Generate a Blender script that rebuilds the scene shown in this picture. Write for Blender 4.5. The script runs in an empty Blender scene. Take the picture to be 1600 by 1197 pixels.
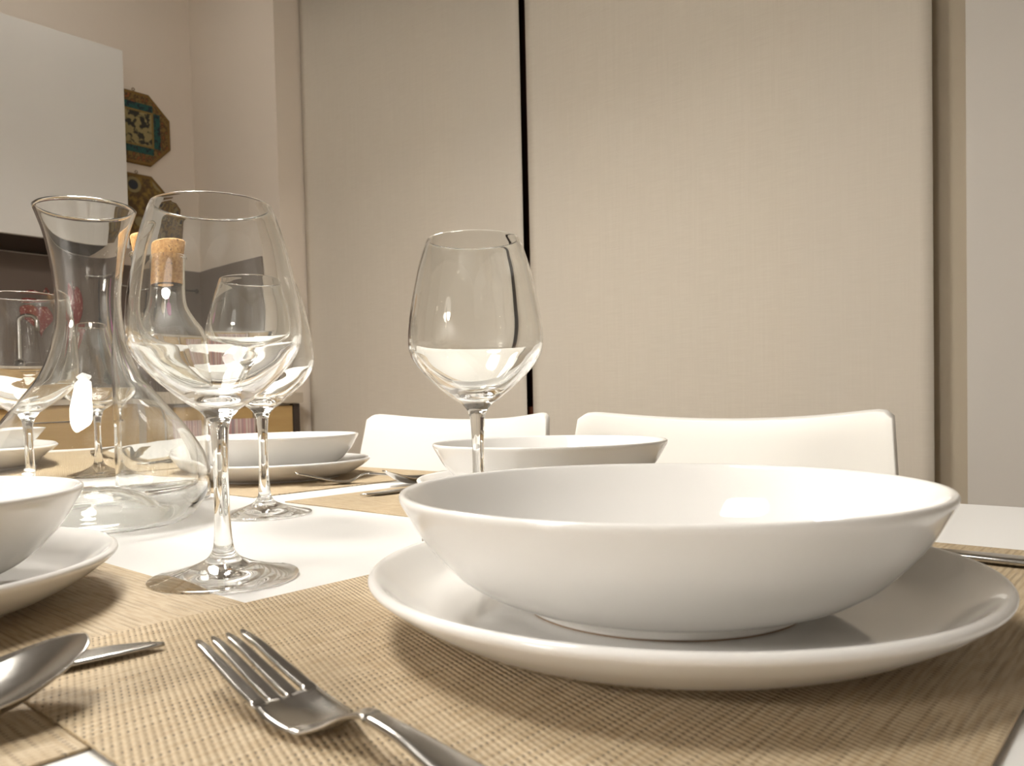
import bpy, bmesh, math, random
from mathutils import Vector, Matrix
S = bpy.context.scene
COL = S.collection
U = 0.01                      # all lengths below are centimetres
TZ = 75.0                     # height of the table top above the floor
PI = math.pi

# ------------------------------------------------------------------ camera
cam_d = bpy.data.cameras.new('camera')
cam = bpy.data.objects.new('camera', cam_d); COL.objects.link(cam)
S.camera = cam
F_PX, PITCH, ROLL, EYE, CX, CY = 1228.2, -0.0303, 0.0230, 10.1688, 770.65, 665.08
cam_d.sensor_fit = 'HORIZONTAL'; cam_d.sensor_width = 36.0
cam_d.lens = 36.0 * F_PX / 1600.0
cam_d.shift_x = (800.0 - CX) / 1600.0
cam_d.shift_y = (CY - 598.5) / 1600.0
cam_d.clip_start = 0.01; cam_d.clip_end = 50
cam_d.dof.use_dof = True
cam_d.dof.focus_distance = 0.62
cam_d.dof.aperture_fstop = 19.0
fwd = Vector((0, math.cos(PITCH), math.sin(PITCH)))
up0 = Vector((0, -math.sin(PITCH), math.cos(PITCH)))
rt0 = Vector((1, 0, 0))
# scene 'up' leans to the left in the picture
up = up0 * math.cos(ROLL) + rt0 * math.sin(ROLL)
rt = rt0 * math.cos(ROLL) - up0 * math.sin(ROLL)
M = Matrix((rt, up, -fwd)).transposed().to_4x4()
M.translation = Vector((0, 0, (TZ + EYE) * U))
cam.matrix_world = M

# ------------------------------------------------------------------ world + exposure
w = bpy.data.worlds.new('room_dark'); S.world = w; w.use_nodes = True
w.node_tree.nodes['Background'].inputs[0].default_value = (0.010, 0.012, 0.020, 1)
w.node_tree.nodes['Background'].inputs[1].default_value = 0.5
S.view_settings.view_transform = 'Standard'
S.view_settings.look = 'None'
S.view_settings.gamma = 1.0
S.view_settings.use_curve_mapping = False
S.view_settings.exposure = -0.20
cy = S.cycles
cy.max_bounces = 40; cy.transmission_bounces = 40; cy.glossy_bounces = 32
cy.diffuse_bounces = 6; cy.transparent_max_bounces = 24
cy.caustics_reflective = True; cy.caustics_refractive = True
cy.blur_glossy = 0.1
cy.sample_clamp_indirect = 24.0
cy.use_denoising = True

LAMP_XY = (-40.0, 42.0); LAMP_Z = 98.0       # pendant lamp: foot of its flex, height of its diffuser over the table
LAMP2_XY = (-60.0, 120.0)
LAMP_E = 43.0; LAMP2_E = 94.0
FLOOR_E = 2.5; FLOOR_D = 120.0
CEIL_FILL_E = 7.0

# ------------------------------------------------------------------ helpers
AX = Vector((0.7455, -0.6665)); NX = Vector((0.6665, 0.7455))
ROT = math.atan2(AX.y, AX.x)                  # the room and the table stand turned to the camera
def W(s, t):                                   # room directions (along the window wall, towards it) to x, y
    return AX.x * s + NX.x * t, AX.y * s + NX.y * t

def tag(o, label=None, cat=None, group=None, kind=None):
    if label: o['label'] = label
    if cat: o['category'] = cat
    if group: o['group'] = group
    if kind: o['kind'] = kind
    return o

def link(name, me, mat, parent=None, loc=None, rz=None):
    o = bpy.data.objects.new(name, me); COL.objects.link(o)
    if mat: me.materials.append(mat)
    if parent: o.parent = parent
    if loc: o.location = (loc[0] * U, loc[1] * U, loc[2] * U)
    if rz is not None: o.rotation_euler = (0, 0, rz)
    return o

def empty(name, x, y, z, rz=0.0):
    o = bpy.data.objects.new(name, None); COL.objects.link(o)
    o.empty_display_size = 0.02
    o.location = (x * U, y * U, z * U); o.rotation_euler = (0, 0, rz)
    return o

def mesh(name, V, Fc, smooth=True):
    me = bpy.data.meshes.new(name)
    me.from_pydata([(v[0] * U, v[1] * U, v[2] * U) for v in V], [], Fc)
    bm = bmesh.new(); bm.from_mesh(me)
    bmesh.ops.recalc_face_normals(bm, faces=bm.faces)
    bm.to_mesh(me); bm.free()
    for p in me.polygons: p.use_smooth = smooth
    return me

def spline(P, n=6):
    """Catmull-Rom through the points; a point repeated twice makes a hard corner."""
    out = []
    for i in range(len(P) - 1):
        p1, p2 = P[i], P[i + 1]
        if p1 == p2: continue
        p0 = P[i - 1] if i > 0 else p1
        p3 = P[i + 2] if i + 2 < len(P) else p2
        for k in range(n):
            t = k / n
            q = []
            for a, b, c, d in zip(p0, p1, p2, p3):
                q.append(0.5 * (2 * b + (c - a) * t + (2 * a - 5 * b + 4 * c - d) * t * t + (3 * b - a - 3 * c + d) * t ** 3))
            q[0] = max(q[0], 0.0)
            out.append(tuple(q))
    out.append(tuple(P[-1]))
    return out

def lathe(name, prof, seg=96):
    V = []; Fc = []; rings = []
    for r, z in prof:
        if r < 1e-4:
            rings.append([len(V)]); V.append((0, 0, z))
        else:
            rings.append(list(range(len(V), len(V) + seg)))
            for k in range(seg):
                a = 2 * PI * k / seg
                V.append((r * math.cos(a), r * math.sin(a), z))
    for A, B in zip(rings, rings[1:]):
        for k in range(seg):
            j = (k + 1) % seg
            if len(A) == 1 and len(B) == 1: continue
            if len(A) == 1: Fc.append((A[0], B[k], B[j]))
            elif len(B) == 1: Fc.append((A[k], B[0], A[j]))
            else: Fc.append((A[k], B[k], B[j], A[j]))
    return mesh(name, V, Fc)

def loft(name, secs, smooth=True, cap=True):
    V = []; Fc = []; n = len(secs[0])
    for s in secs: V += list(s)
    for i in range(len(secs) - 1):
        for k in range(n):
            j = (k + 1) % n
            Fc.append((i * n + k, i * n + j, (i + 1) * n + j, (i + 1) * n + k))
    if cap:
        Fc.append(tuple(range(n))[::-1]); Fc.append(tuple(range((len(secs) - 1) * n, len(secs) * n)))
    return mesh(name, V, Fc, smooth)

def box(name, x0, x1, y0, y1, z0, z1, mat, parent=None, bev=0.0, loc=None, rz=None):
    V = [(x, y, z) for z in (z0, z1) for x, y in ((x0, y0), (x1, y0), (x1, y1), (x0, y1))]
    Fc = [(3, 2, 1, 0), (4, 5, 6, 7), (0, 1, 5, 4), (1, 2, 6, 5), (2, 3, 7, 6), (3, 0, 4, 7)]
    o = link(name, mesh(name, V, Fc, False), mat, parent, loc, rz)
    if bev:
        m = o.modifiers.new('bevel', 'BEVEL'); m.width = bev * U; m.segments = 3; m.limit_method = 'ANGLE'
    return o

def rbox(name, s0, s1, t0, t1, z0, z1, mat, parent=None, bev=0.0):
    """Box in room directions; z measured from the floor."""
    if parent: return box(name, s0, s1, t0, t1, z0, z1, mat, parent, bev)
    return box(name, s0, s1, t0, t1, z0, z1, mat, None, bev, (0, 0, 0), ROT)

def tube(name, pts, r, mat, parent=None, seg=14, loc=None, rz=None, rs=None):
    secs = []
    P = [Vector(p) for p in pts]
    nrm = None
    for i, p in enumerate(P):
        d = (P[min(i + 1, len(P) - 1)] - P[max(i - 1, 0)]).normalized()
        if nrm is None:
            nrm = d.orthogonal().normalized()
        nrm = (nrm - d * nrm.dot(d)).normalized()
        b = d.cross(nrm)
        rr = rs[i] if rs else r
        secs.append([tuple(p + (nrm * math.cos(2 * PI * k / seg) + b * math.sin(2 * PI * k / seg)) * rr) for k in range(seg)])
    return link(name, loft(name, secs), mat, parent, loc, rz)

# ------------------------------------------------------------------ materials
def base_mat(name, col, rough=0.5, metal=0.0, spec=0.5):
    m = bpy.data.materials.new(name); m.use_nodes = True
    b = m.node_tree.nodes['Principled BSDF']
    b.inputs['Base Color'].default_value = (*col, 1); b.inputs['Roughness'].default_value = rough
    b.inputs['Metallic'].default_value = metal; b.inputs['Specular IOR Level'].default_value = spec
    return m

class NG:
    def __init__(s, m): s.t = m.node_tree; s.n = s.t.nodes; s.l = s.t.links; s.b = s.n['Principled BSDF']
    def math(s, op, a, b=None, clamp=False):
        x = s.n.new('ShaderNodeMath'); x.operation = op; x.use_clamp = clamp
        for i, v in enumerate((a, b)):
            if v is None: continue
            if isinstance(v, (int, float)): x.inputs[i].default_value = v
            else: s.l.new(v, x.inputs[i])
        return x.outputs[0]
    def coord(s, which='Object'):
        return s.n.new('ShaderNodeTexCoord').outputs[which]
    def sep(s, v):
        x = s.n.new('ShaderNodeSeparateXYZ'); s.l.new(v, x.inputs[0]); return x.outputs
    def comb(s, x, y, z=0.0):
        c = s.n.new('ShaderNodeCombineXYZ')
        for i, v in enumerate((x, y, z)):
            if isinstance(v, (int, float)): c.inputs[i].default_value = v
            else: s.l.new(v, c.inputs[i])
        return c.outputs[0]
    def noise(s, v, scale, detail=2.0, rough=0.5):
        x = s.n.new('ShaderNodeTexNoise'); x.inputs['Scale'].default_value = scale
        x.inputs['Detail'].default_value = detail; x.inputs['Roughness'].default_value = rough
        s.l.new(v, x.inputs['Vector']); return x.outputs['Fac']
    def vmul(s, v, k):
        x = s.n.new('ShaderNodeVectorMath'); x.operation = 'MULTIPLY'; s.l.new(v, x.inputs[0]); x.inputs[1].default_value = k
        return x.outputs[0]
    def mix(s, f, a, b):
        x = s.n.new('ShaderNodeMix'); x.data_type = 'RGBA'
        if isinstance(f, (int, float)): x.inputs[0].default_value = f
        else: s.l.new(f, x.inputs[0])
        for i, v in ((6, a), (7, b)):
            if isinstance(v, tuple): x.inputs[i].default_value = (*v[:3], 1)
            else: s.l.new(v, x.inputs[i])
        return x.outputs[2]
    def ramp(s, f, lo, hi):
        x = s.n.new('ShaderNodeMapRange'); x.inputs[1].default_value = lo; x.inputs[2].default_value = hi
        x.interpolation_type = 'SMOOTHSTEP'; s.l.new(f, x.inputs[0]); return x.outputs[0]
    def bump(s, h, strength, dist):
        x = s.n.new('ShaderNodeBump'); x.inputs['Strength'].default_value = strength; x.inputs['Distance'].default_value = dist
        s.l.new(h, x.inputs['Height']); s.l.new(x.outputs[0], s.b.inputs['Normal'])
    def color(s, c): s.l.new(c, s.b.inputs['Base Color'])

def plaster(name, col):
    m = base_mat(name, col, 0.85, spec=0.25); g = NG(m)
    n = g.noise(g.coord(), 60, 4); g.bump(n, 0.12, 0.002)
    k = g.noise(g.coord(), 1.7, 3)
    g.color(g.mix(g.math('MULTIPLY', k, 0.12), col, tuple(c * 0.85 for c in col)))
    return m

def porcelain():
    m = base_mat('white_porcelain', (0.745, 0.732, 0.708), 0.045); g = NG(m)
    n = g.noise(g.coord(), 24, 2); g.bump(n, 0.012, 0.002)
    return m

def glass(name='clear_glass', tint=(0.962, 0.966, 0.956)):
    m = base_mat(name, tint, 0.0); g = NG(m)
    g.b.inputs['Transmission Weight'].default_value = 1.0; g.b.inputs['IOR'].default_value = 1.5
    return m

def steel():
    m = base_mat('brushed_steel', (0.52, 0.50, 0.47), 0.20, 1.0); g = NG(m)
    n = g.noise(g.vmul(g.coord(), (3, 60, 60)), 8, 3)
    g.l.new(g.math('ADD', g.math('MULTIPLY', n, 0.14), 0.12), g.b.inputs['Roughness'])
    return m

def mat_weave():
    """Woven vinyl: short ribs across the mat, dark holes between the threads in broken rows along it."""
    m = base_mat('woven_mat', (0.6, 0.5, 0.34), 0.6, spec=0.3); g = NG(m)
    X, Y, Z = g.sep(g.vmul(g.coord(), (100, 100, 100)))           # centimetres, x = long side
    q = g.math('SUBTRACT', g.math('MULTIPLY', X, 0.94), g.math('MULTIPLY', Y, 0.342))
    rib = g.math('SINE', g.math('MULTIPLY', q, 2 * PI / 0.24))
    row = g.math('MULTIPLY', Y, 1 / 0.34)
    rowid = g.math('FLOOR', row)
    across = g.math('SINE', g.math('MULTIPLY', row, 2 * PI))
    hole = g.math('MULTIPLY', g.ramp(rib, -0.35, -0.9), g.ramp(across, 0.1, 0.7))
    seg = g.noise(g.comb(g.math('MULTIPLY', X, 0.22), g.math('MULTIPLY', rowid, 3.71)), 1.0, 1.0)
    dash = g.ramp(seg, 0.49, 0.55)
    band = g.noise(g.comb(g.math('MULTIPLY', X, 0.05), g.math('MULTIPLY', Y, 0.12)), 1.0, 1.0)
    thread = g.noise(g.comb(g.math('MULTIPLY', X, 0.6), g.math('MULTIPLY', row, 1.9)), 1.0, 2.0)
    c = g.mix(g.ramp(thread, 0.35, 0.7), (0.465, 0.37, 0.245), (0.385, 0.29, 0.175))
    c = g.mix(g.math('MULTIPLY', g.math('MULTIPLY', g.ramp(rib, -0.3, -1.0), g.ramp(g.noise(g.comb(g.math('MULTIPLY', X, 0.9), g.math('MULTIPLY', Y, 0.5)), 1.0, 2.0), 0.3, 0.7)), 0.42), c, (0.21, 0.145, 0.075))
    k = g.math('MULTIPLY', hole, g.math('ADD', 0.25, g.math('MULTIPLY', dash, 0.75)))
    c = g.mix(k, c, (0.04, 0.026, 0.013))
    g.color(c)
    h = g.math('SUBTRACT', g.math('MULTIPLY', rib, 0.5), g.math('MULTIPLY', hole, 0.9))
    g.bump(h, 0.5, 0.0006)
    return m

def fabric_blind():
    m = base_mat('linen_blind', (0.66, 0.60, 0.51), 0.9, spec=0.15); g = NG(m)
    v = g.coord()
    n1 = g.noise(g.vmul(v, (14, 14, 560)), 1.0, 3, 0.7)
    n2 = g.noise(g.vmul(v, (420, 420, 7)), 1.0, 3, 0.6)
    n3 = g.noise(g.vmul(v, (2.6, 2.6, 0.12)), 1.0, 1)
    f = g.math('ADD', g.math('MULTIPLY', n1, 0.6), g.math('MULTIPLY', n2, 0.3))
    c = g.mix(g.ramp(f, 0.30, 0.62), (0.605, 0.548, 0.462), (0.66, 0.604, 0.515))
    c = g.mix(g.math('MULTIPLY', g.ramp(n3, 0.4, 0.6), 0.35), c, (0.615, 0.572, 0.505))
    g.color(c); g.bump(f, 0.25, 0.001)
    return m

def oak():
    m = base_mat('oak_veneer', (0.55, 0.36, 0.15), 0.45); g = NG(m)
    v = g.coord()
    n = g.noise(g.vmul(v, (3, 3, 40)), 1.0, 4, 0.6)
    g.color(g.mix(n, (0.60, 0.41, 0.18), (0.42, 0.26, 0.09)))
    return m

def cork():
    m = base_mat('cork', (0.52, 0.29, 0.11), 0.8, spec=0.2); g = NG(m)
    v = g.coord()
    n = g.noise(v, 260, 3, 0.7); sp = g.noise(v, 420, 1)
    c = g.mix(g.ramp(n, 0.35, 0.65), (0.44, 0.22, 0.075), (0.66, 0.40, 0.17))
    g.color(g.mix(g.ramp(sp, 0.64, 0.72), c, (0.14, 0.06, 0.02)))
    g.bump(n, 0.3, 0.0008)
    return m

M_WALL = plaster('wall_paint', (0.80, 0.715, 0.62))
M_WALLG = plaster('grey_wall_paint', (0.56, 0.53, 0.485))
M_CEIL = plaster('ceiling_paint', (0.34, 0.33, 0.315))
M_WALL2 = plaster('white_wall_paint', (0.84, 0.83, 0.81))
M_BACK = plaster('splashback_panel', (0.18, 0.138, 0.113))
M_WHITE = base_mat('white_lacquer', (0.69, 0.665, 0.625), 0.35)
M_TABLE = base_mat('white_laminate', (0.765, 0.755, 0.735), 0.30)
M_CHAIR = base_mat('white_polypropylene', (0.72, 0.70, 0.655), 0.45)
M_PORC = porcelain(); M_GLASS = glass(); M_STEEL = steel(); M_MAT = mat_weave()
M_LINEN = fabric_blind(); M_OAK = oak(); M_CORK = cork()
M_DARKWOOD = base_mat('dark_wood', (0.045, 0.014, 0.007), 0.4)
M_SILL = base_mat('red_brown_wood', (0.085, 0.026, 0.012), 0.4)
M_NIGHT = base_mat('night_glass', (0.004, 0.004, 0.006), 0.05)
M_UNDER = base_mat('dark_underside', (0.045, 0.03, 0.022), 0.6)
M_TOP = base_mat('worktop_laminate', (0.50, 0.43, 0.34), 0.4)
M_BLACK = base_mat('black_plastic', (0.015, 0.014, 0.014), 0.4)
M_PINK = base_mat('pink_silicone', (0.72, 0.20, 0.50), 0.5)
M_BEIGE = base_mat('beige_wood', (0.60, 0.47, 0.30), 0.6)
M_CHROME = base_mat('chrome', (0.55, 0.53, 0.51), 0.12, 1.0)
M_FLOOR = base_mat('floor_tile', (0.34, 0.27, 0.20), 0.4)
g = NG(M_FLOOR)
g.color(g.mix(g.noise(g.coord(), 3, 4), (0.38, 0.31, 0.23), (0.27, 0.21, 0.15)))
M_GAP = base_mat('recess_wall', (0.46, 0.395, 0.30), 0.85)

# ------------------------------------------------------------------ the room
T_WALL = 175.0; T_BLIND = 186.5; T_WIN = 190.5
S_LEFT = -330.0; S_REC0 = -265.0; S_REC1 = -33.0; S_RIGHT = 170.0; T_FRONT = -190.0; H = 272.0
def struct(o): o['kind'] = 'structure'; return o
struct(rbox('floor', S_LEFT - 15, S_RIGHT + 15, T_FRONT - 15, T_WIN + 20, -8, 0, M_FLOOR))
struct(rbox('ceiling', S_LEFT - 15, S_RIGHT + 15, T_FRONT - 15, T_WIN + 20, H, H + 10, M_CEIL))
struct(rbox('wall_left', S_LEFT - 15, S_LEFT, T_FRONT, T_WIN + 20, 0, H, M_WALL))
struct(rbox('wall_right', S_RIGHT, S_RIGHT + 15, T_FRONT, T_WIN + 20, 0, H, M_WALL2))
struct(rbox('wall_front', S_LEFT - 15, S_RIGHT + 15, T_FRONT - 15, T_FRONT, 0, H, M_WALL2))
def ring_wall():
    # window wall: two wings, the lintel and breast of the opening, and the recess returns, one solid outline
    V = []; Fc = []
    def b(s0, s1, t0, t1, z0, z1):
        i = len(V)
        V.extend([(s, t, z) for z in (z0, z1) for s, t in ((s0, t0), (s1, t0), (s1, t1), (s0, t1))])
        for f in ((3, 2, 1, 0), (4, 5, 6, 7), (0, 1, 5, 4), (1, 2, 6, 5), (2, 3, 7, 6), (3, 0, 4, 7)): Fc.append(tuple(i + k for k in f))
    b(S_LEFT, S_REC0, T_WALL, T_WIN + 20, 0, H)
    b(S_REC1, S_RIGHT, T_WALL, T_WIN + 20, 0, H)
    b(S_REC0, S_REC1, T_WIN, T_WIN + 20, 0, 80)
    b(S_REC0, S_REC1, T_WIN, T_WIN + 20, 235, H)
    b(S_REC0, -236, T_WIN, T_WIN + 20, 80, 235)
    b(-66, S_REC1, T_WIN, T_WIN + 20, 80, 235)
    o = struct(link('wall_back', mesh('wall_back', V, Fc, False), M_WALL, None, (0, 0, 0), ROT))
    o.data.materials.append(M_GAP); o.data.materials.append(M_WALLG)                  # the recess behind the blinds gets a darker colour than the wings
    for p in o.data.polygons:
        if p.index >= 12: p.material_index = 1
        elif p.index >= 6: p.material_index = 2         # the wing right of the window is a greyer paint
    return o
ring_wall()
win = struct(empty('window_1', *W(-151, T_WIN + 8), 80, ROT))
for nm, s0, s1, z0, z1 in (('frame_stile', -236, -228, 80, 235), ('frame_stile', -74, -66, 80, 235), ('frame_stile', -158, -146, 86, 229),
                           ('frame_rail', -228, -74, 80, 86), ('frame_rail', -228, -74, 229, 235)):
    box(nm, s0 + 151, s1 + 151, -6, 2, z0 - 80, z1 - 80, M_DARKWOOD, win, 0.4)
for s0, s1 in ((-228, -158), (-146, -74)):
    box('pane', s0 + 151, s1 + 151, -2.2, -1.2, 6, 149, M_NIGHT, win)
struct(rbox('trim_1', -240, -62, T_WIN - 2.2, T_WIN - .05, 79.0, 83.4, M_SILL, None, 0.3))

def blind(s0, s1, label):
    w_ = s1 - s0
    r = empty('panel_blind', *W((s0 + s1) / 2, T_BLIND), 4, ROT)
    nx, nz = 40, 4
    V = []; Fc = []
    for side in (0, 1):
        for j in range(nz + 1):
            for i in range(nx + 1):
                x = -w_ / 2 + w_ * i / nx
                V.append((x, 0.16 * side + 0.15 * math.sin(i * 0.42), 3 + 261 * j / nz))
    n1 = (nx + 1) * (nz + 1)
    for side in (0, 1):
        for j in range(nz):
            for i in range(nx):
                a = side * n1 + j * (nx + 1) + i
                Fc.append((a, a + 1, a + nx + 2, a + nx + 1))
    for j in range(nz):
        for i in (0, nx):
            a = j * (nx + 1) + i; Fc.append((a, a + nx + 1, a + nx + 1 + n1, a + n1))
    for i in range(nx):
        for j in (0, nz):
            a = j * (nx + 1) + i; Fc.append((a, a + 1, a + 1 + n1, a + n1))
    link('fabric_panel', mesh('fabric_panel', V, Fc, True), M_LINEN, r)
    box('bottom_bar', -w_ / 2, w_ / 2, -0.6, 0.9, 0, 3.2, M_WHITE, r, 0.2)
    box('head_rail', -w_ / 2, w_ / 2, -1.5, 2.0, 264, 268, M_WHITE, r, 0.2)
    return tag(r, label, 'blind')
blind(-264.6, -152.6, 'wide beige linen panel blind on the left of the dark gap')
blind(-150.2, -41.3, 'wide beige linen panel blind on the right of the dark gap')

# ------------------------------------------------------------------ kitchen corner
def wall_unit():
    r = empty('wall_cabinet', *W(-329.5, 60), 145.5, ROT)
    tag(r, 'white handleless wall cabinet above the dark splashback at far left', 'cabinet')
    box('carcass', 0, 32.5, -60, 70, 0.4, 72, M_WHITE, r, 0.15)
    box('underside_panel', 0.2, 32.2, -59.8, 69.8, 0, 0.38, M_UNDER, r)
    box('door', 32.6, 34.5, -60, 70, -0.4, 72, M_WHITE, r, 0.12)
wall_unit()
CTR = 90.5
def base_units():
    r = empty('kitchen_base_cabinet', *W(-300, 0), 0, ROT)
    tag(r, 'oak kitchen base cabinets standing in the corner under the worktop', 'cabinet')
    box('carcass', -29.5, 29, -60, 174.5, 8, CTR - 4.2, M_OAK, r, 0.1)
    box('carcass', 29.1, 43, 117, 174.5, 8, CTR - 4.2, M_TOP, r, 0.1)
    box('plinth', 26, 40, 120, 174.5, 0, 7.9, M_UNDER, r)
    for a, b in ((115.5, 125.3), (127.3, 154.6), (156.6, 171.5)):
        box('door', 43.1, 44.9, a, b, 10, CTR - 5, M_OAK, r, 0.12)
    box('end_post', 43.1, 45.2, 171.8, 174.5, 8, CTR - 4.2, M_UNDER, r, 0.1)
    box('towel_bar', 47.2, 48.2, 128, 154, CTR - 10.4, CTR - 9.4, M_CHROME, r, 0.2)
    for t in (130, 152):
        box('towel_bar_bracket', 45, 47.1, t - .5, t + .5, CTR - 10.3, CTR - 9.5, M_CHROME, r, 0.1)
    for i in range(4):
        a = -58 + 43 * i
        d = box('door', 29.1, 30.8, a, a + 41, 10, CTR - 6, M_OAK, r, 0.15)
        box('handle', 30.9, 32.5, a + 12, a + 28, CTR - 11.2, CTR - 10, M_CHROME, d, 0.2)
base_units()
def worktop():
    V = [(-329.8, -60), (-268, -60), (-268, 112.5), (-252.5, 112.5), (-252.5, 174.7), (-329.8, 174.7)]
    n = len(V)
    P = [(x, y, CTR - 4) for x, y in V] + [(x, y, CTR) for x, y in V]
    Fc = [tuple(range(n))[::-1], tuple(range(n, 2 * n))] + [(i, (i + 1) % n, n + (i + 1) % n, n + i) for i in range(n)]
    o = link('worktop', mesh('worktop', P, Fc, False), M_TOP, None, (0, 0, 0), ROT)
    b = o.modifiers.new('bevel', 'BEVEL'); b.width = 0.002; b.segments = 2
    tag(o, 'grey beige L-shaped kitchen worktop on the oak cabinets', 'worktop')
worktop()
def splash():
    V = [(-329.9, -60), (-329.0, -60), (-329.0, 174.0), (-266.2, 174.0), (-266.2, 174.9), (-329.9, 174.9)]
    n = len(V)
    P = [(x, y, CTR + .05) for x, y in V] + [(x, y, 145.0) for x, y in V]
    Fc = [tuple(range(n))[::-1], tuple(range(n, 2 * n))] + [(i, (i + 1) % n, n + (i + 1) % n, n + i) for i in range(n)]
    tag(link('splashback', mesh('splashback', P, Fc, False), M_BACK, None, (0, 0, 0), ROT),
        'taupe splashback panel behind the worktop round the kitchen corner', 'splashback')
splash()

def tap():
    r = empty('kitchen_tap', *W(-312, 97), CTR, ROT)
    tag(r, 'tall chrome kitchen tap with hooked spout seen through the far-left wine glass', 'tap')
    link('tap_base', lathe('tap_base', [(0, 0), (2.9, 0), (2.9, 0), (2.9, .5), (2.4, .9), (2.4, 6.5), (2.4, 6.5), (0, 6.5)], 32), M_CHROME, r)
    pts = [(0, 0, 6)] + [(0, 0, 6 + 22 * i / 6) for i in range(1, 7)]
    pts += [(3.2 - 3.2 * math.cos(a), 3.2 * .9 - 3.2 * .9 * math.cos(a), 28 + 3.2 * math.sin(a)) for a in [PI * k / 10 for k in range(1, 11)]]
    pts += [(6.4, 5.76, 25.5), (6.4, 5.76, 23)]
    tube('spout', pts, 1.15, M_CHROME, r)
    tube('lever', [(0, 2, 4.5), (0, 6, 4.8), (0, 12, 5.2)], .55, M_CHROME, r)
tap()

def potholder():
    r = empty('heart_potholder', *W(-328.2, 112), 124, ROT)
    tag(r, 'dark red heart-shaped potholder with pale dots hanging on the splashback', 'potholder')
    n = 60; out = []
    for k in range(n):
        a = 2 * PI * k / n
        y = 16 * math.sin(a) ** 3; z = 13 * math.cos(a) - 5 * math.cos(2 * a) - 2 * math.cos(3 * a) - math.cos(4 * a)
        out.append((y * .62, z * .62))
    secs = [[(x, y * k, z * k) for y, z in out] for x, k in ((0, .96), (.5, 1.0), (1.2, .97), (1.5, .85), (1.75, .45))]
    m = base_mat('red_dotted_cotton', (0.30, 0.035, 0.03), 0.9); g = NG(m)
    v = g.n.new('ShaderNodeTexVoronoi'); v.inputs['Scale'].default_value = 55; g.l.new(g.coord(), v.inputs['Vector'])
    g.color(g.mix(g.ramp(v.outputs['Distance'], .30, .22), (0.27, 0.035, 0.03), (0.62, 0.36, 0.30)))
    link('quilted_heart', loft('quilted_heart', secs), m, r)
    tube('hanging_loop', [(.8, 0, 4.5), (.8, -.9, 7), (.8, 0, 8.6), (.8, .9, 7), (.8, .1, 4.7)], .22, m, r, 8)
potholder()

# rail with hanging utensils
rail = empty('utensil_rail', *W(-327.0, 150), 136, ROT)
tag(rail, 'thin metal utensil rail fixed along the splashback', 'rail')
tube('rail_bar', [(0, -24, 0), (0, 0, 0), (0, 22, 0)], .5, M_CHROME, rail, 10)
for y in (-23, 21):
    link('bracket', lathe('bracket', [(0, 0), (1.3, 0), (1.3, 0), (1.3, 1.9), (1.3, 1.9), (0, 1.9)], 20), M_CHROME, rail).matrix_local = Matrix.Translation((-0.0190, y * U, 0)) @ Matrix.Rotation(PI / 2, 4, 'Y')
def utensil(t, mat, label, kind, name, hw, L):
    r = empty(name, *W(-325.4, t), 135.4, ROT); tag(r, label, 'kitchen utensil')
    tube('hook', [(-.9, 0, .9), (-.2, 0, 1.3), (.3, 0, .6), (.2, 0, -.4), (0, 0, -1)], .18, M_CHROME, r, 8)
    tube('handle', [(0, 0, -1), (0, 0, -6), (0, 0, -L * .55)], .7, mat, r, 10)
    secs = []
    for i in range(9):
        f = i / 8; wd = hw * math.sin(PI * (0.12 + 0.86 * f)) ** .6
        z = -L * .5 - (L * .5) * f
        secs.append([(wd * 0 + .45 * math.sin(q), wd * math.cos(q), z) for q in [2 * PI * k / 12 for k in range(12)]])
    link('head', loft('head', secs), mat, r)
utensil(137, M_BLACK, 'black spatula hanging from the rail left of the others', 0, 'spatula', 3.0, 26)
utensil(149, M_BEIGE, 'beige wooden spoon hanging between the black and the pink utensils', 0, 'wooden_spoon', 2.6, 22)
utensil(157, M_PINK, 'bright pink silicone utensil hanging from the rail behind the corked bottle', 0, 'silicone_spatula', 3.2, 23)

def towel():
    m = base_mat('striped_cotton', (0.6, 0.45, 0.42), 0.9); g = NG(m)
    X, Y, Z = g.sep(g.vmul(g.coord(), (100, 100, 100)))
    n = g.noise(g.comb(X, 0.0), 0.55, 1.0)
    c = g.mix(g.ramp(n, .45, .5), (0.60, 0.50, 0.45), (0.50, 0.30, 0.29)); c = g.mix(g.ramp(n, .58, .61), c, (0.33, 0.26, 0.27))
    g.color(c)
    secs = []
    for j in range(10):
        z = 0 - 42 * j / 9
        secs.append([(x, -.5 + .5 * math.sin(x * .55 + j * .1) * (j / 9), z) for x in [-12 + 24 * i / 24 for i in range(25)]] +
                    [(x, .0 + .5 * math.sin(x * .55 + j * .1) * (j / 9), z) for x in [12 - 24 * i / 24 for i in range(25)]])
    o = link('kitchen_towel', loft('kitchen_towel', secs), m, None, (*W(-250.9, 141), CTR - 9.2), ROT + PI / 2)
    tag(o, 'pink and grey striped kitchen towel hanging on the oak cabinet end', 'towel')
towel()

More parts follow.
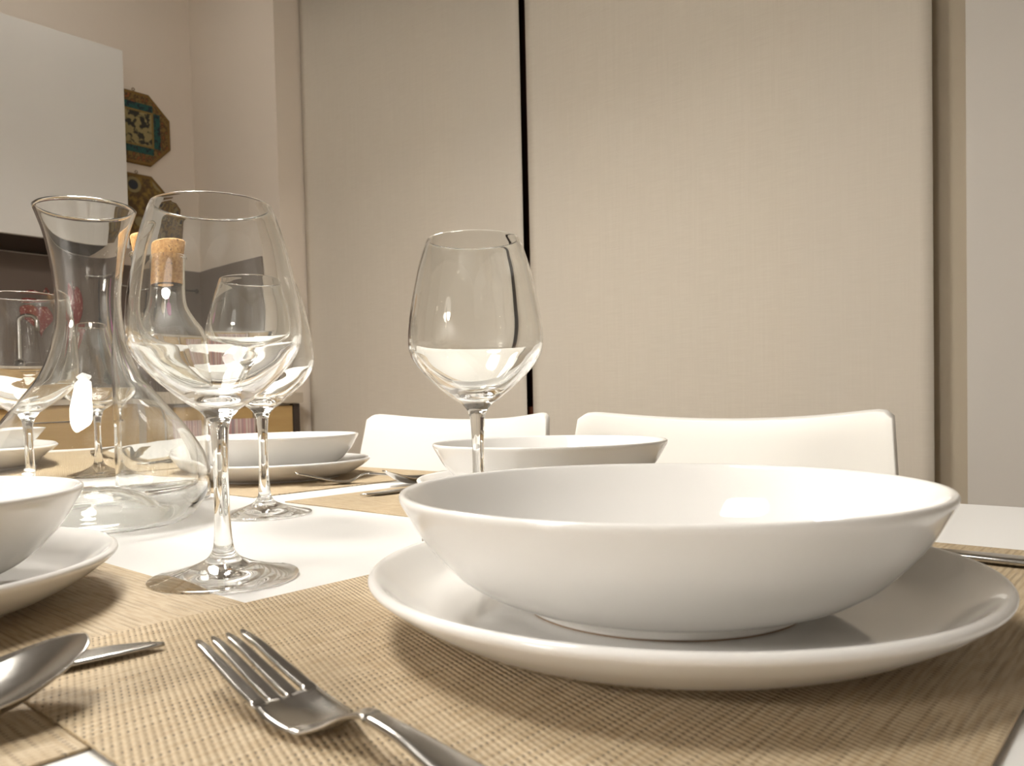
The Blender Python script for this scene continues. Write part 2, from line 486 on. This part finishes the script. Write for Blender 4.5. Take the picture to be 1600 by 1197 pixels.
def octagon(zc, label, seed):
    r = empty('octagonal_wall_plaque', *W(-329.9, 149), zc, ROT); tag(r, label, 'wall plaque')
    R = 16.2
    ang = [PI / 8 + PI / 4 * k for k in range(8)]
    def ring(x, k): return [(x, R * k * math.cos(a), R * k * math.sin(a)) for a in ang]
    mf = base_mat('gilt_edge_%s' % 'ab'[seed], (0.19, 0.105, 0.02), 0.5)
    link('rim', loft('rim', [ring(0, .99), ring(.9, 1), ring(1.5, .97), ring(1.55, .93)], False), mf, r)
    m = base_mat('painted_plaque_%s' % 'ab'[seed], (0.3, 0.2, 0.06), 0.45); g = NG(m)
    X, Y, Z = g.sep(g.vmul(g.coord(), (100, 100, 100)))
    n = g.noise(g.coord(), 55 if seed == 0 else 38, 3, .6)
    ay = g.math('ABSOLUTE', Y); az = g.math('ABSOLUTE', Z)
    if seed == 0:
        mx = g.math('MAXIMUM', ay, az)
        c = g.mix(g.ramp(n, .42, .56), (0.20, 0.12, 0.03), (0.06, 0.035, 0.013))
        c = g.mix(g.math('MULTIPLY', g.ramp(n, .55, .6), .9), c, (0.26, 0.085, 0.02))
        band = g.math('MULTIPLY', g.ramp(mx, 7.4, 7.5), g.ramp(mx, 10.4, 10.3))
        mn = g.math('MINIMUM', ay, az)
        teal = g.mix(g.ramp(n, .5, .58), (0.008, 0.075, 0.065), (0.006, 0.018, 0.03))
        c = g.mix(g.math('MULTIPLY', band, g.ramp(mn, 7.4, 7.2)), c, teal)
        cen = g.mix(g.ramp(g.noise(g.coord(), 42, 2), .46, .56), (0.29, 0.235, 0.10), (0.022, 0.022, 0.016))
        c = g.mix(g.ramp(mx, 6.8, 6.7), c, cen)
        edge = g.math('MULTIPLY', g.ramp(mx, 6.6, 6.8), g.ramp(mx, 7.6, 7.4))
        c = g.mix(edge, c, (0.22, 0.14, 0.035))
    else:
        d = g.n.new('ShaderNodeTexVoronoi'); d.inputs['Scale'].default_value = 11; g.l.new(g.coord(), d.inputs['Vector'])
        dist = d.outputs['Distance']
        c = g.mix(g.ramp(n, .4, .6), (0.25, 0.155, 0.03), (0.09, 0.05, 0.014))
        c = g.mix(g.ramp(dist, .40, .34), c, (0.29, 0.235, 0.11))
        c = g.mix(g.ramp(dist, .26, .22), c, (0.03, 0.035, 0.05))
    g.color(c)
    link('painted_face', loft('painted_face', [ring(1.3, .93), ring(1.6, .90), ring(1.65, .5)], False), m, r)
    tube('hanging_ring', [(.5, .55 * math.cos(a), R * .93 + .75 + .55 * math.sin(a)) for a in [2 * PI * k / 12 for k in range(13)]], .14, mf, r, 8)
octagon(75 + 127.5, 'octagonal painted plaque with teal bands, the upper one on the wall', 0)
octagon(75 + 93.5, 'octagonal ochre plaque with painted eye shapes hanging below the teal one', 1)

# ------------------------------------------------------------------ table and chairs
TS0, TS1, TT0, TT1 = -150.0, 4.0, -13.0, 81.0
tb = empty('dining_table', *W((TS0 + TS1) / 2, (TT0 + TT1) / 2), 0, ROT)
tag(tb, 'white rectangular dining table laid for a meal', 'table')
hs, ht = (TS1 - TS0) / 2, (TT1 - TT0) / 2
box('tabletop', -hs, hs, -ht, ht, TZ - 3, TZ, M_TABLE, tb, 0.25)
box('apron', -hs + 6, hs - 6, -ht + 6, ht - 6, TZ - 9.5, TZ - 3.02, M_TABLE, tb)
for a in (-1, 1):
    for b in (-1, 1):
        box('leg', a * (hs - 5) - 3.5, a * (hs - 5) + 3.5, b * (ht - 5) - 3.5, b * (ht - 5) + 3.5, 0, TZ - 3.02, M_TABLE, tb, 0.3)

def chair(sc, tb_, label):
    """Moulded shell chair facing the table; tb_ = how far out its back's top stands."""
    r = empty('dining_chair', *W(sc, tb_), 0, ROT)
    tag(r, label, 'chair', None)
    def shell(name, rows, th):
        V = []; Fc = []; nx = 45
        for side in (0, 1):
            for (hw, bow, y, z, ny, nz, rc) in rows:
                for i in range(nx):
                    f = -1 + 2 * i / (nx - 1)
                    dz = -(1.1 if rc else 0) * abs(f) ** 30 - (1.5 * rc) * (1 - f * f)
                    yy = y - bow * f * f
                    V.append((hw * f, yy + side * th * ny, z + dz + side * th * nz))
        n1 = nx * len(rows)
        for side in (0, 1):
            for j in range(len(rows) - 1):
                for i in range(nx - 1):
                    a = side * n1 + j * nx + i; Fc.append((a, a + 1, a + nx + 1, a + nx))
        for j in range(len(rows) - 1):
            for i in (0, nx - 1):
                a = j * nx + i; Fc.append((a, a + nx, a + nx + n1, a + n1))
        for i in range(nx - 1):
            for j in (0, len(rows) - 1):
                a = j * nx + i; Fc.append((a, a + 1, a + 1 + n1, a + n1))
        o = link(name, mesh(name, V, Fc), M_CHAIR, r)
        b = o.modifiers.new('bevel', 'BEVEL'); b.width = 0.002; b.segments = 2; b.limit_method = 'ANGLE'; b.angle_limit = 1.0
        return o
    rows = []
    for k in range(13):                          # back: from the top down to the seat
        f = k / 12
        z = 83.3 - 36.0 * f
        rows.append((22.2 + 1.7 * min(1, f * 2.2), 5.0 * (1 - .45 * f), -9.2 * f - 1.0 * f * f, z, .96, .27, max(0, 1 - k / 6)))
    shell('backrest', rows, 1.3)
    rows = []
    for k in range(9):
        f = k / 8
        rows.append((23.5 - 1.5 * f * f, 0.2, -12 - 40 * f, 46.8 - 1.2 * math.sin(PI * f), 0, -1, 0))
    shell('seat', rows, 1.3)
    for x, y0, lean in ((-19, -14, 3), (19, -14, 3), (-18.5, -48, -2), (18.5, -48, -2)):
        tube('leg', [(x * 1.08, y0 + lean, 0), (x, y0, 24), (x * .95, y0 - lean * .2, 45)], 1.3, M_CHROME, r, 12)
chair(-98.7, 103, 'white moulded chair behind the left of the dark gap, nearer the kitchen')
chair(-48.2, 103, 'white moulded chair directly behind the large front bowl')

# ------------------------------------------------------------------ place mats
def placemat(sc, tc, along_a, z, label, L=48.0, B=33.0, dr=0.0):
    o = box('placemat', -L / 2, L / 2, -B / 2, B / 2, 0, 0.12, M_MAT, None, 0.03, (*W(sc, tc), TZ + z), (ROT if along_a else ROT + PI / 2) + dr)
    return tag(o, label, 'placemat')
placemat(-20.0, 33.4, False, 0.14, 'beige woven placemat nearest the camera under the front bowl and plate', 48.6, 32.0)
placemat(-48.8, 4.6, True, 0.01, 'beige woven placemat running under the bowl at the left edge', 48.2, 33.4)
placemat(-48.0, 63.6, True, 0.01, 'beige woven placemat under the bowl behind the front bowl, with spoon and knife', 48, 33)
placemat(-102.6, 63.9, True, 0.01, 'beige woven placemat under the far bowl behind the second wine glass')
placemat(-127.5, 33.0, False, 0.14, 'beige woven placemat behind the decanter at the far table end', 48, 32)

# ------------------------------------------------------------------ crockery
plate_prof = spline([(0, .22), (6.0, .22), (8.0, .2), (8.0, .2), (8.3, 0), (8.3, 0), (8.9, 0), (8.9, 0), (9.2, .22), (10.6, .62), (12.1, 1.45), (13.0, 2.12),
                     (13.22, 2.42), (13.05, 2.62), (12.75, 2.52), (12.0, 1.85), (11.2, 1.25), (10.2, .92), (8.5, .80), (4, .78), (0, .78)], 5)
bowl_prof = spline([(0, .35), (5.0, .35), (5.5, .3), (5.5, .3), (5.6, 0.05), (5.6, 0.05), (6.1, 0.05), (6.1, 0.05), (6.22, .15), (6.28, .40), (6.28, .40), (6.6, .48), (8.0, .96), (9.0, 1.55), (9.75, 2.25), (10.6, 3.25),
                    (11.25, 4.35), (11.58, 4.95), (11.55, 5.22), (11.3, 5.2), (11.0, 4.75), (10.2, 3.4), (9.0, 2.1), (7.6, 1.3), (5.5, .9), (3, .78), (0, .75)], 5)
ME_PLATE = lathe('dinner_plate', plate_prof, 160); ME_PLATE.materials.append(M_PORC)
ME_BOWL = lathe('soup_bowl', bowl_prof, 160); ME_BOWL.materials.append(M_PORC)
ME_RING = lathe('foot_ring', [(5.62, .06), (5.62, 0), (5.62, 0), (6.1, 0), (6.1, 0), (6.12, .03), (6.08, .06)], 96)
ME_RING.materials.append(base_mat('unglazed_clay', (0.22, 0.14, 0.08), 0.8))
def setting(x, y, z, lab_plate, lab_bowl, bx=0, by=0):
    o = bpy.data.objects.new('dinner_plate', ME_PLATE); COL.objects.link(o); o.location = (x * U, y * U, (TZ + z) * U)
    tag(o, lab_plate, 'plate', 'white dinner plates')
    o = bpy.data.objects.new('soup_bowl', ME_BOWL); COL.objects.link(o); o.location = ((x + bx) * U, (y + by) * U, (TZ + z + .79) * U)
    tag(o, lab_bowl, 'bowl', 'white soup bowls')
    q = bpy.data.objects.new('foot_ring', ME_RING); COL.objects.link(q); q.parent = o; q['label'] = 'brown unglazed foot ring'
setting(7.6, 35.1, 0.27, 'large white dinner plate nearest the camera, holding the front bowl', 'large white shallow bowl nearest the camera on its plate', -0.22, 0)
setting(*W(-50.6, 6.6), 0.14, 'white dinner plate cut off by the left edge, before the decanter', 'white shallow bowl cut off by the left edge, before the decanter')
setting(5.5, 78.3, 0.14, 'white dinner plate just behind the front bowl, mostly hidden by it', 'white shallow bowl just behind the front bowl, before the chairs')
setting(-30.9, 111.3, 0.14, 'white dinner plate on the far mat beyond the second wine glass', 'white shallow bowl on the far mat beyond the second wine glass')
setting(*W(-135.5, 33.0), 0.27, 'white dinner plate at the far table end seen through the decanter', 'white shallow bowl at the far table end seen through the decanter')

# ------------------------------------------------------------------ wine glasses
g_out = spline([(0, .16), (2.4, .12), (3.6, .04), (4.05, 0), (4.22, .03), (4.31, .15), (4.22, .25), (3.7, .36), (2.9, .55), (2.1, .78), (1.5, 1.0), (1.02, 1.25), (.74, 1.55), (.56, 2.1), (.47, 3.4), (.44, 5.0), (.44, 7.0), (.50, 8.4), (.62, 9.3),
                (1.05, 9.95), (1.75, 10.45), (2.7, 11.2), (3.7, 12.15), (4.45, 13.05), (4.82, 13.8), (4.93, 14.6), (4.88, 15.6), (4.68, 17.1), (4.17, 19.6), (3.62, 21.4), (3.38, 22.0)], 5)
g_in = spline([(3.30, 22.03), (3.24, 21.95), (3.50, 21.3), (4.05, 19.55), (4.555, 17.05), (4.74, 15.6), (4.755, 14.6), (4.59, 13.85), (4.16, 13.2), (3.38, 12.4), (2.4, 11.6), (1.5, 11.05), (.8, 10.82), (0, 10.75)], 5)
i1 = next(i for i, p in enumerate(g_out) if p[1] > 1.5 and p[0] < .9)
i2 = next(i for i, p in enumerate(g_out) if p[1] > 9.25)
ME_FOOT = lathe('foot', g_out[:i1 + 1], 96); ME_STEM = lathe('stem', g_out[i1:i2 + 1], 96); ME_CUP = lathe('cup', g_out[i2:] + g_in, 128)
for me in (ME_FOOT, ME_STEM, ME_CUP): me.materials.append(M_GLASS)
def fix_open_normals(me):
    # the stem is open at both ends: make sure its faces look outwards
    bm = bmesh.new(); bm.from_mesh(me)
    f = max(bm.faces, key=lambda q: (q.calc_center_median().xy).length)
    out = sum((fc.normal.dot(Vector((*fc.calc_center_median().xy, 0)).normalized()) for fc in bm.faces if abs(fc.normal.z) < .8 and fc.calc_center_median().xy.length > 1e-4))
    return bm, out
for me in (ME_STEM,):
    bm, out = fix_open_normals(me)
    if out < 0: bmesh.ops.reverse_faces(bm, faces=bm.faces)
    bm.to_mesh(me); bm.free()
def wine_glass(x, y, label, z=0.01):
    r = empty('wine_glass', x, y, TZ + z)
    tag(r, label, 'wine glass', 'empty wine glasses')
    for nm, me in (('foot', ME_FOOT), ('stem', ME_STEM), ('cup', ME_CUP)):
        o = bpy.data.objects.new(nm, me); COL.objects.link(o); o.parent = r
wine_glass(-16.2, 46.5, 'largest empty wine glass, standing in front of the corked bottle')
wine_glass(-21.7, 73.9, 'empty wine glass partly behind the largest glass, before the far bowl')
wine_glass(-1.15, 57.75, 'empty wine glass standing alone before the dark gap of the blinds')
wine_glass(-47.5, 80.0, 'empty wine glass at the left edge behind the decanter')
wine_glass(-54.6, 108.5, 'empty wine glass seen through the decanter beside its neck')

# ------------------------------------------------------------------ decanter and corked bottle
d_out = [(0, 3.0), (1.6, 2.85), (3.2, 2.25), (4.4, 1.3), (5.2, .45), (6.0, .06), (6.8, 0), (7.6, .2), (8.5, .95), (9.25, 2.2), (9.68, 3.6), (9.6, 5.0), (9.1, 6.4), (8.0, 8.2), (6.8, 9.8), (5.2, 11.8), (4.2, 13.2), (3.4, 15.0), (2.85, 17.2),
         (2.65, 19.4), (2.72, 21.3), (3.0, 23.6), (3.45, 25.9), (4.15, 28.0)]
d_in = [(4.05, 28.05), (3.9, 27.95), (3.25, 25.9), (2.8, 23.6), (2.5, 21.3), (2.42, 19.4), (2.62, 17.2), (3.16, 15.1), (3.95, 13.35), (4.95, 12.0), (6.55, 10.0), (7.78, 8.35), (8.88, 6.45), (9.36, 5.0), (9.42, 3.65), (8.98, 2.4),
        (8.2, 1.25), (7.5, .62), (6.8, .42), (6.15, .5), (5.4, .9), (4.65, 1.7), (3.4, 2.62), (1.7, 3.2), (0, 3.35)]
dec = link('decanter', lathe('decanter', spline(d_out, 5) + spline(d_in, 5), 128), M_GLASS, None, (-35.6, 70.0, TZ + .01))
tag(dec, 'empty clear glass wine decanter with wide base and flared neck', 'decanter')

bt = empty('water_bottle', -36.6, 87.0, TZ + .01)
tag(bt, 'clear glass water bottle with a cork stopper behind the largest wine glass', 'bottle')
b_out = [(0, .35), (3.2, .3), (4.2, 0), (4.2, 0), (4.65, .25), (4.82, .9), (4.85, 4), (4.85, 10), (4.78, 14.3), (4.3, 17.0), (3.4, 19.2), (2.75, 20.9), (2.5, 22.5), (2.48, 24.6), (2.55, 26.6), (2.75, 26.95), (2.72, 27.2)]
b_in = [(2.5, 27.2), (2.38, 26.6), (2.3, 24.6), (2.32, 22.5), (2.56, 20.85), (3.2, 19.1), (4.08, 16.9), (4.56, 14.2), (4.62, 10), (4.62, 4), (4.55, 1.3), (4.1, .85), (3, .8), (0, .85)]
link('body', lathe('body', spline(b_out, 5) + spline(b_in, 5), 96), M_GLASS, bt)
link('cork_stopper', lathe('cork_stopper', [(0, 23.9), (2.15, 23.9), (2.15, 23.9), (2.2, 24.0), (2.26, 26.6), (2.60, 29.0), (2.60, 29.0), (2.5, 29.15), (2.5, 29.15), (0, 29.15)], 64), M_CORK, bt)

# ------------------------------------------------------------------ cutlery
def sect(x, c, hw, z, th, cup=0.0, n=14, pw=5):
    """Closed cross section at length x: half width hw, top surface dished by cup."""
    top = []; bot = []
    for i in range(n + 1):
        f = -1 + 2 * i / n
        e = math.sqrt(max(0, 1 - abs(f) ** pw))
        zz = z + cup * f * f
        top.append((x, c + hw * f, zz + th * .5 * e)); 
        if 0 < i < n: bot.append((x, c + hw * f, zz - th * .5 * e))
    return top + bot[::-1]
def lerp(T, x):
    """Smooth curve through a table (x, value, value...), monotone between its rows."""
    if x <= T[0][0]: return list(T[0][1:])
    if x >= T[-1][0]: return list(T[-1][1:])
    i = max(k for k in range(len(T) - 1) if T[k][0] <= x)
    out = []
    for c in range(1, len(T[0])):
        d = [(T[k + 1][c] - T[k][c]) / (T[k + 1][0] - T[k][0]) for k in range(len(T) - 1)]
        def m(k):
            if k == 0: return d[0]
            if k == len(T) - 1: return d[-1]
            if d[k - 1] * d[k] <= 0: return 0.0
            return 2 * d[k - 1] * d[k] / (d[k - 1] + d[k])
        h = T[i + 1][0] - T[i][0]; t = (x - T[i][0]) / h
        out.append((2*t**3 - 3*t**2 + 1) * T[i][c] + (t**3 - 2*t*t + t) * h * m(i) + (-2*t**3 + 3*t*t) * T[i+1][c] + (t**3 - t*t) * h * m(i + 1))
    return out
FORK = [(0, 1.75, 1.03), (1.5, 1.42, 1.06), (3.2, .98, 1.10), (5.0, .55, 1.16), (6.0, .34, 1.22), (7.2, .26, 1.17), (8.3, .55, .80), (9.3, 1.02, .42), (10.2, 1.22, .33), (11.5, 1.16, .36), (14, .86, .62), (17, .50, .86), (19.6, .26, .98), (20.3, .22, .6)]
def fork_meshes():
    secs = []
    for i in range(0, 34):
        x = 5.0 + (10.4 - 5.0) * i / 33; z, hw = lerp(FORK, x)
        secs.append(sect(x, 0, hw, z, .20, .16 * (1 if x < 7.5 else 0.4)))
    tines = []
    head = loft('head', secs)
    for k in range(4):
        ss = []
        for i in range(14):
            x = 5.25 - 5.25 * i / 13; z, hw = lerp(FORK, max(x, 0))
            c = (-1.5 + k) * (.62 if x > 1 else .60)
            h = .17 + .085 * min(1, x / 3.5) if x > .4 else (.17 + .085 * x / 3.5) * (.4 + 1.5 * x)
            ss.append(sect(x, c * (.94 + .06 * x / 5), h, z + .16 * (c / 1.1) ** 2 * min(1, x / 5), .19 if x > .6 else .14, 0, 12, 9))
        tines.append(loft('tine', ss))
    secs = []
    for i in range(40):
        x = 10.3 + 10.0 * i / 39; z, hw = lerp(FORK, x)
        secs.append(sect(x, 0, hw, z, .26, .0))
    return head, tines, loft('handle', secs)
FORK_ME = fork_meshes()
for me in (FORK_ME[0], *FORK_ME[1], FORK_ME[2]): me.transform(Matrix.Diagonal((.88, 1.0, 1.0, 1.0)))
for me in (FORK_ME[0], *FORK_ME[1], FORK_ME[2]): me.materials.append(M_STEEL)
def add(me, name, parent):
    o = bpy.data.objects.new(name, me); COL.objects.link(o); o.parent = parent; return o
def fork(x, y, ang, z, label):
    r = empty('dinner_fork', x, y, TZ + z, ang); tag(r, label, 'fork', 'steel forks')
    add(FORK_ME[0], 'head', r); add(FORK_ME[2], 'handle', r)
    for t in FORK_ME[1]: add(t, 'tine', r)

SPOON = [(0, 1.92, .04), (.06, 1.90, .42), (.2, 1.87, .76), (.45, 1.80, 1.12), (.8, 1.70, 1.42), (1.3, 1.55, 1.72), (2.0, 1.36, 1.97), (3.0, 1.1, 2.14), (4.4, .95, 2.12), (5.8, .9, 1.72), (6.8, .98, 1.0), (7.4, 1.05, .5), (8.6, 1.25, .34), (10.5, 1.2, .36), (14, .85, .60), (17, .5, .84), (19.8, .24, .95), (20.5, .22, .5)]
DISH = [(0, 0), (.2, .06), (.7, .26), (2, .72), (3.6, .85), (5.2, .62), (6.4, .25), (7.2, .06), (21, 0)]
def spoon_meshes():
    s1, s2 = [], []
    xs = [0.0, .02, .06, .12, .2, .32, .45, .6, .8, 1.05, 1.3] + [1.6 + .3 * i for i in range(21)]
    for x in xs:
        z, hw = lerp(SPOON, x); d, = lerp(DISH, x)
        s1.append(sect(x, 0, hw, z - d, .17, d))
    for i in range(42):
        x = xs[-1] - .02 + (20.5 - xs[-1]) * i / 41; z, hw = lerp(SPOON, x)
        s2.append(sect(x, 0, hw, z, .24, 0))
    return loft('spoon_bowl', s1), loft('handle', s2)
SPOON_ME = spoon_meshes()
for me in SPOON_ME: me.materials.append(M_STEEL)
def spoon(x, y, ang, z, label):
    r = empty('table_spoon', x, y, TZ + z, ang); tag(r, label, 'spoon', 'steel spoons')
    add(SPOON_ME[0], 'spoon_bowl', r); add(SPOON_ME[1], 'handle', r)
def knife_meshes():
    b, h = [], []
    for i in range(26):
        x = .0 + 11.5 * i / 25
        hw = .86 * min(1, (x / 2.0 + .02)) ** .5
        off = .86 - hw if x < 4 else 0
        b.append(sect(x, off * .8, hw, .26, .16 + .012 * x, 0, 8))
    for i in range(26):
        x = 11.4 + 9.6 * i / 25
        hw = .62 + .28 * min(1, (x - 11.4) / 5); hw *= min(1, math.sqrt(max(.02, (21.05 - x) / .6)))
        h.append(sect(x, 0, hw, .30, .46, 0, 8))
    return loft('blade', b), loft('handle', h)
KNIFE_ME = knife_meshes()
for me in KNIFE_ME: me.materials.append(M_STEEL)
def knife(x, y, ang, z, label):
    r = empty('table_knife', x, y, TZ + z, ang); tag(r, label, 'knife', 'steel knives')
    add(KNIFE_ME[0], 'blade', r); add(KNIFE_ME[1], 'handle', r)
A_A, A_N = ROT, ROT + PI / 2          # headings along +a and +n
MZ = 0.26                               # on the upper mats; 0.13 on the lower ones
fork(*W(-26.35, 14.35), A_A - .05, MZ - .10, 'steel fork in the foreground on the mat below the front plate')
spoon(-14.74, 27.87, A_N + PI + .08, MZ - .02, 'steel spoon lying at the left edge of the foreground')
knife(-14.2, 32.6, A_N + PI - .10, MZ - .02, 'steel knife whose blade tip points past the left spoon')
knife(*W(-24.6, 52.6), A_A - .015, MZ - .02, 'steel knife at the right edge beyond the front plate')
spoon(*W(-74.0, 62.4), A_N - .25, .12, 'steel spoon on the mat behind the front bowl')
knife(*W(-67.3, 54.0), A_N, .12, 'steel knife on the mat behind the front bowl, tip towards the camera')
fork(-24.9, 98.0, math.radians(20), .06, 'steel fork on the far mat right of the second wine glass')
fork(*W(-121.5, 55.0), A_A + PI + .05, MZ - .04, 'steel fork seen through the decanter on the far end mat')
knife(*W(-119.0, 52.0), A_N, .12, 'steel knife seen through the right side of the decanter')

# ------------------------------------------------------------------ lamps
def emit(name, col, e):
    m = bpy.data.materials.new(name); m.use_nodes = True
    b = m.node_tree.nodes['Principled BSDF']
    b.inputs['Base Color'].default_value = (.8, .8, .8, 1)
    b.inputs['Emission Color'].default_value = (*col, 1); b.inputs['Emission Strength'].default_value = e
    return m
def rsq(h, z, p=4.5, n=48):
    out = []
    for k in range(n):
        a = 2 * PI * k / n; c, s = math.cos(a), math.sin(a)
        out.append((h * math.copysign(abs(c) ** (2 / p), c), h * math.copysign(abs(s) ** (2 / p), s), z))
    return out
def pendant(x, y, e, label):
    r = empty('pendant_lamp', x, y, TZ + LAMP_Z, ROT); tag(r, label, 'lamp')
    link('diffuser', loft('diffuser', [rsq(11, 0), rsq(13.5, .5), rsq(14.5, 2), rsq(14.5, 4.5)]), emit('lamp_diffuser', (1.0, .955, .885), e), r)
    link('shade', loft('shade', [rsq(14.9, 4.55), rsq(15.0, 19), rsq(14, 20.5), rsq(4, 21.5)]), M_WHITE, r)
    tube('flex', [(0, 0, 21.4), (0, 0, 50), (0, 0, H - TZ - LAMP_Z - .05)], .3, M_BLACK, r, 8)
pendant(*LAMP_XY, LAMP_E, 'pendant lamp with rounded square diffuser over the near half of the table')
pendant(*LAMP2_XY, LAMP2_E, 'pendant lamp with rounded square diffuser over the far half of the table')
cl = empty('added_ceiling_light', *W(-265, 95), H - 7, ROT)  # added fill to lift the kitchen walls, not a known fixture
tag(cl, 'added fill light, round and flush, on the ceiling over the kitchen corner', 'lamp')
link('diffuser', lathe('diffuser', spline([(0, 0), (12, .4), (17, 2.2), (18, 4.5), (18, 4.5), (0, 4.5)], 4), 48), emit('added_ceiling_diffuser', (1.0, .955, .885), CEIL_FILL_E), cl)
link('mount', lathe('mount', [(0, 4.55), (19, 4.55), (19, 4.55), (19, 6.9), (19, 6.9), (0, 6.9)], 48), M_WHITE, cl)
fl = empty('floor_lamp', -140.0, -70.0, 0, ROT)
tag(fl, 'floor lamp with a white drum shade standing behind the camera on the left', 'lamp')
link('base', lathe('base', [(0, .05), (15, .05), (15, .05), (15, 1.4), (14, 2), (14, 2), (0, 2)], 48), M_CHROME, fl)
tube('pole', [(0, 0, 2.1), (0, 0, 60), (0, 0, 150)], 1.1, M_CHROME, fl, 12)
link('lamp_shade', lathe('lamp_shade', [(18, 152), (19.5, 150.6), (19.5, 150.6), (18, 174), (18, 174), (0, 174)], 48), emit('shade_fabric', (1.0, .955, .885), FLOOR_E), fl)
link('diffuser', lathe('diffuser', [(0, 150.1), (17.9, 150.1), (17.9, 150.1), (17.9, 151), (17.9, 151), (0, 151)], 48), emit('floor_lamp_diffuser', (1.0, .955, .885), FLOOR_D), fl)
